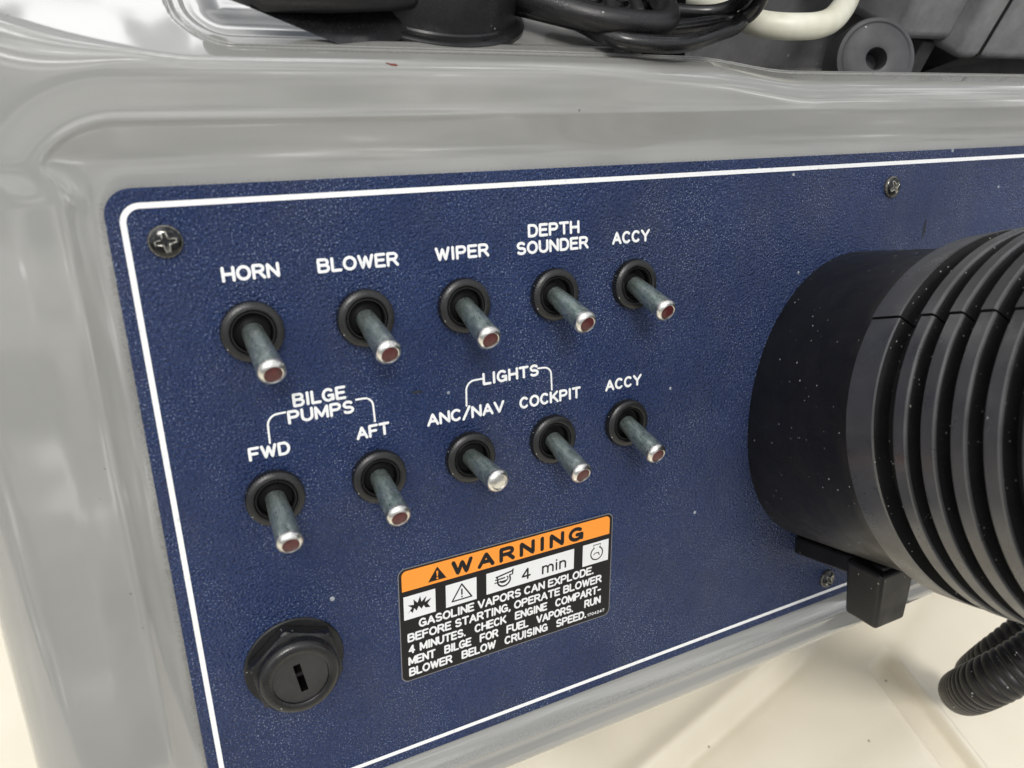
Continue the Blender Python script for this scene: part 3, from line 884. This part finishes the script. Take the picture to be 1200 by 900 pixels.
ff += [tuple(6 * 64 + i for i in range(64))]
g.add(vv, ff); g.build('column_core', GROOVE, helm, 40)
# ledge under the base and the block hanging from it
def shear_box(x0, x1, z0, z1, d0, d1, taper=0):
    v = []
    for d in (d0, d1):
        o = AX * (-d / -AX.y) if False else Vector((AX.x / -AX.y * -d, d, AX.z / -AX.y * -d))
        for (x, z) in ((x0, z0), (x1, z0), (x1, z1), (x0, z1)):
            v.append(Vector((x, 0, z)) + o)
    return v, [(0, 1, 2, 3), (4, 5, 6, 7), (0, 1, 5, 4), (1, 2, 6, 5), (2, 3, 7, 6), (3, 0, 4, 7)]
g = G(); g.add(*shear_box(243.0 - 266.4, 300 - 266.4, -165.8 + 101.2, -157.6 + 101.2, 0.0, -50.3)); bevel_obj(g.build('ledge', BOOT, helm, 30), 1.2)
def tbox(x0, x1, z0, z1, d0, d1, tp):
    v = [(x0 + tp, d0 - tp * .3, z0), (x1 - tp, d0 - tp * .3, z0), (x1 - tp, d1 + tp, z0), (x0 + tp, d1 + tp, z0), (x0, d0, z1), (x1, d0, z1), (x1, d1, z1), (x0, d1, z1)]
    return v, [(0, 1, 2, 3), (4, 5, 6, 7), (0, 1, 5, 4), (1, 2, 6, 5), (2, 3, 7, 6), (3, 0, 4, 7)]
g = G(); g.add(*tbox(232.0 - 266.4, 251.5 - 266.4, -172.0 + 101.2, -147.5 + 101.2, -36.0, -52.5, 1.5)); bevel_obj(g.build('tilt_block', BOOT, helm, 30), 1.6, 4)

# ------------------------------------------------------------------ corrugated hoses at the lower right
def corrugated(name, ctrl, r, pitch, label, grp):
    pts = spline([Vector(c) for c in ctrl], 60)
    # resample by arc length
    L = [0.0]
    for a, b in zip(pts[:-1], pts[1:]): L.append(L[-1] + (b - a).length)
    tot = L[-1]; N = int(tot / pitch * 10)
    out, rad = [], []
    for i in range(N + 1):
        s_ = tot * i / N
        j = min(max(np.searchsorted(L, s_) - 1, 0), len(pts) - 2)
        t_ = (s_ - L[j]) / max(L[j + 1] - L[j], 1e-9)
        out.append(pts[j].lerp(pts[j + 1], t_))
        ph = (s_ / pitch) % 1.0
        rad.append(r * (0.91 + 0.09 * math.sqrt(max(0.0, math.sin(PI * ph)))))
    o0 = out[-1]
    g = G(); g.add(*sweep([p - o0 for p in out], rad, 40, 1.0, False))
    t = thing(name, label, 'hose', PW(o0.x, o0.z, o0.y), group=grp)
    g.build('ribbed_tube', BOOT, t, 50)
    return t
def PV(X, Z, D): return (X, D, Z)
corrugated('corrugated_hose', [PV(400, -171, -75), PV(371.8, -186, -70), PV(343.6, -201.3, -65), PV(325.2, -215.4, -58), PV(318.8, -232.3, -46), PV(336.6, -255.9, -28), PV(399.4, -306.6, 10), PV(440, -338, 32)], 11.0, 3.5,
           'thick black corrugated hose curving down in the lower right corner', 'corrugated hoses by the steering column')
corrugated('corrugated_hose', [PV(402, -182, -54), PV(377.5, -199.5, -48), PV(356.5, -221.1, -40), PV(350.2, -240.1, -30), PV(366.6, -264.3, -14), PV(424.5, -310.1, 20)], 8.5, 4.0,
           'thinner corrugated hose half hidden behind the thick one', 'corrugated hoses by the steering column')

# ------------------------------------------------------------------ things on top of the dash (world axes)
TL = 28.0   # tray level above the panel corner (mm)
def wthing(name, label, cat, x, y, h, group=None): return thing(name, label, cat, WW(x, y, h), False, group)
# dark well behind the rim on the right
well = wthing('dash_well', 'dark grey recess behind the console rim full of cables and housings', 'recess', 160, 30, TL)
g = G()
g.add([(0, 2, -1), (0, 140, -1), (0, 140, -34), (0, 2, -34), (430, 140, -34), (430, 2, -34)], [(0, 1, 2, 3), (3, 2, 4, 5)])
g.build('well_floor', WELL, well, 0)
g = G(); g.add([(-30, 62, -34), (430, 92, -34), (430, 92, 190), (-30, 62, 190)], [(0, 1, 2, 3)]); g.build('back_wall', WELL, well, 0)
g = G()  # slanting stiffener on the back wall
g.add(*prism([(58, -34), (72, -34), (44, 40), (30, 40)], [(0, 48), (0, 62)])); g.build('stiffener', HOLE, well, 30)
g = G(); g.add(*prism([(84, 22), (150, 44), (150, 120), (70, 120)], [(0, 55), (0, 70)])); g.build('upper_ledge', GREYD, well, 30)
g = G(); g.add(*prism([(136, 28), (160, 28), (166, 120), (136, 120)], [(0, 50), (0, 72)])); g.build('dark_block', HOLE, well, 30)  # solid dark block next to the upper ledge

# electronics mount on the tray
mnt = wthing('electronics_mount', 'black swivel electronics mount with two arms on the tray behind the rim', 'mount', 101.2, 62, TL)
def wl(prof, n=72, off=(0, 0)):
    v, f = lathe(prof, n)
    return [(p[0] + off[0], p[2] + off[1], -p[1]) for p in v], f
g = G(); g.add(*wl([(32.0, 0), (32.2, 2.2), (31.0, 3.2), (28.8, 3.6), (28.4, 4.2)])); g.build('foot_ring', CABLE, mnt, 40)
g = G(); g.add(*wl([(28.4, 3.4), (28.0, 15.5), (27.0, 17.2), (24.0, 17.8), (0, 17.8)])); g.build('base_drum', MOUNT, mnt, 40)
g = G(); g.add(*wl([(30.0, 19.0), (31.0, 20.0), (31.0, 26.0), (29.0, 28.0), (0, 28)])); g.add(*wl([(24, 17), (24, 19.5), (30, 19.5)])); g.build('swivel_cap', CABLE, mnt, 40)
def tubebar(pts, r, fl=1.0, n=20): return sweep(pts, r, n, fl)
g = G()
g.add(*tubebar([(-16, -22, 12.5), (-40, -27, 12.5), (-58, -29, 13.0), (-66, -22, 13.5), (-68, -6, 14.5)], [4.0, 4.0, 4.2, 4.3, 4.0]))
g.build('left_arm', MOUNT, mnt, 60)
g = G()
tri = [(-14, -26, 2.0), (-36, -32.5, 1.0), (-62, -30, 10.0), (-60, -20, 14), (-14, -10, 14)]
g.add([Vector(p) for p in tri] + [Vector(p) + Vector((0, 9, 0)) for p in tri], [(0, 1, 2, 3, 4), (9, 8, 7, 6, 5)] + [(i, (i + 1) % 5, 5 + (i + 1) % 5, 5 + i) for i in range(5)])
g.build('gusset', CABLE, mnt, 30)
g = G()
loop = spline([(26, -12, 11), (45, -28, 11), (65, -32, 11), (75, -28, 11.5), (82, -13, 12.5), (88, 9, 14.0)], 10)
g.add(*sweep(loop, [4.3] * len(loop), 16))
g.add(*sweep([(27, -10, 7.5), (46, -22, 7.5), (62, -30, 8.5)], 3.4, 16))
for k in range(4):
    x = 44 + 10.5 * k
    g.add(*sweep([(x, -26 + k * .3, 12), (x + 7, -8, 13), (x + 14, 14, 14.5)], 2.2, 10))
g.build('right_arm', MOUNT, mnt, 60)
# cables
def cable(ctrl, r, label, name='cable', m=CABLE, cat='cable', grp='black cables behind the mount'):
    p = spline([Vector(c) for c in ctrl], 12); o0 = p[-1]
    t = wthing(name, label, cat, o0.x, o0.y, o0.z, grp)
    g = G(); g.add(*sweep([q - o0 for q in p], r, 20)); g.build('sheath', m, t, 60)
    return t
cable([(150, 62, 36), (170, 56, 35), (189, 53, 36), (206.8, 46, 39), (209, 37, 48), (192, 20, 66)], 2.5, 'black cable highest of the bundle right of the mount')
cable([(140, 46, 36), (160, 36, 34.5), (181.5, 38, 35), (206.9, 42.5, 36.5), (213.5, 37, 41), (213, 33, 50), (199, 20, 64)], 2.6, 'middle black cable curving up right of the mount')
cable([(148, 42, 34), (152, 30, 34.5), (160, 24.5, 35), (177, 22.5, 36), (198, 31, 37), (209, 36, 38), (219, 42, 44), (219, 40, 56), (212, 34, 72)], 2.9, 'lowest black cable sagging onto the rim right of the mount')
cable([(214, 104, 32), (222, 78, 33), (225, 56.5, 34.5), (228, 44, 36), (238, 37, 38), (252, 37, 39.5), (268, 46, 41.5), (296, 70, 44), (336, 108, 48), (380, 150, 52)], 4.8,
      'cream white hose drooping in a loop behind the rim', 'white_hose', HOSEW, 'hose', None)
# round grey rubber bush lying against the well
dx = Vector((301, 44, 31))
bush = wthing('round_bush', 'dark grey round cap with a centre hole beneath the grey housing', 'cap', 300, 50, 18)
g = G(); v, f = lathe([(17, 0), (17.0, 12), (16.4, 13.6), (15.0, 14.0), (14.3, 13.6), (13.6, 14.0), (6, 14.6), (4.6, 14.2), (4.2, 12.5), (4.1, 5), (0, 5)], 64)
rot = Vector((0, -1, 0)).rotation_difference(Vector((-0.42, -0.72, 0.55)).normalized())
g.add([rot @ Vector(p) for p in v], f); g.build('cap_body', GREYD, bush, 30)
# grey housing
def wbox(x0, x1, y0, y1, z0, z1): 
    return [(x0, y0, z0), (x1, y0, z0), (x1, y1, z0), (x0, y1, z0), (x0, y0, z1), (x1, y0, z1), (x1, y1, z1), (x0, y1, z1)], [(0, 1, 2, 3), (4, 5, 6, 7), (0, 1, 5, 4), (1, 2, 6, 5), (2, 3, 7, 6), (3, 0, 4, 7)]
hs = wthing('instrument_housing', 'boxy grey plastic instrument housing at the top right behind the rim', 'housing', 340, 62, 30)
g = G(); g.add(*wbox(-12, 24, -2, 70, -4, 60)); bevel_obj(g.build('side_pod', GREYP, hs, 30), 4.5, 5)
g = G(); g.add(*wbox(21, 36, -12, 70, -8, 66)); bevel_obj(g.build('rear_shell', GREYP, hs, 30), 4, 5)
g = G(); g.add(*wbox(35.5, 38.2, -10.5, 70, -6.5, 64)); g.build('groove_strip', HOLE, hs, 30)  # dark strip set back in the groove between the shells
g = G(); g.add(*wbox(37.5, 170, -12, 70, -8, 66)); bevel_obj(g.build('front_shell', GREYP, hs, 30), 4, 5)
g = G(); g.add(*wbox(62, 160, -13.5, 0, 2, 58)); bevel_obj(g.build('raised_face', GREYP, hs, 30), 3, 4)
g = G(); g.add(*wbox(14, 24, 4, 12, -60, -6)); bevel_obj(g.build('support_post', GREYD, hs, 30), 1, 3)
g = G(); g.add([(26, 6, -34), (190, 6, -34), (190, 20, -4), (90, 14, -8), (26, 10, -26)], [(0, 1, 2, 3, 4)]); g.build('lower_shroud', GREYD, hs, 0)

# red speck on the rim
t = thing('red_fleck', 'tiny rust red fleck on the rim in front of the black mount', 'fleck', PW(74.6, 34.2, -0.4))
g = G(); g.add(*sweep([(-2.2, -0.2, 0.5), (-0.6, -0.3, 0), (0.6, -0.3, -0.1), (1.4, -0.2, -.3)], [0.08, 0.3, 0.36, 0.12], 8, .6)); g.build('flake', REDF, t, 60)
bpy.context.view_layer.update()
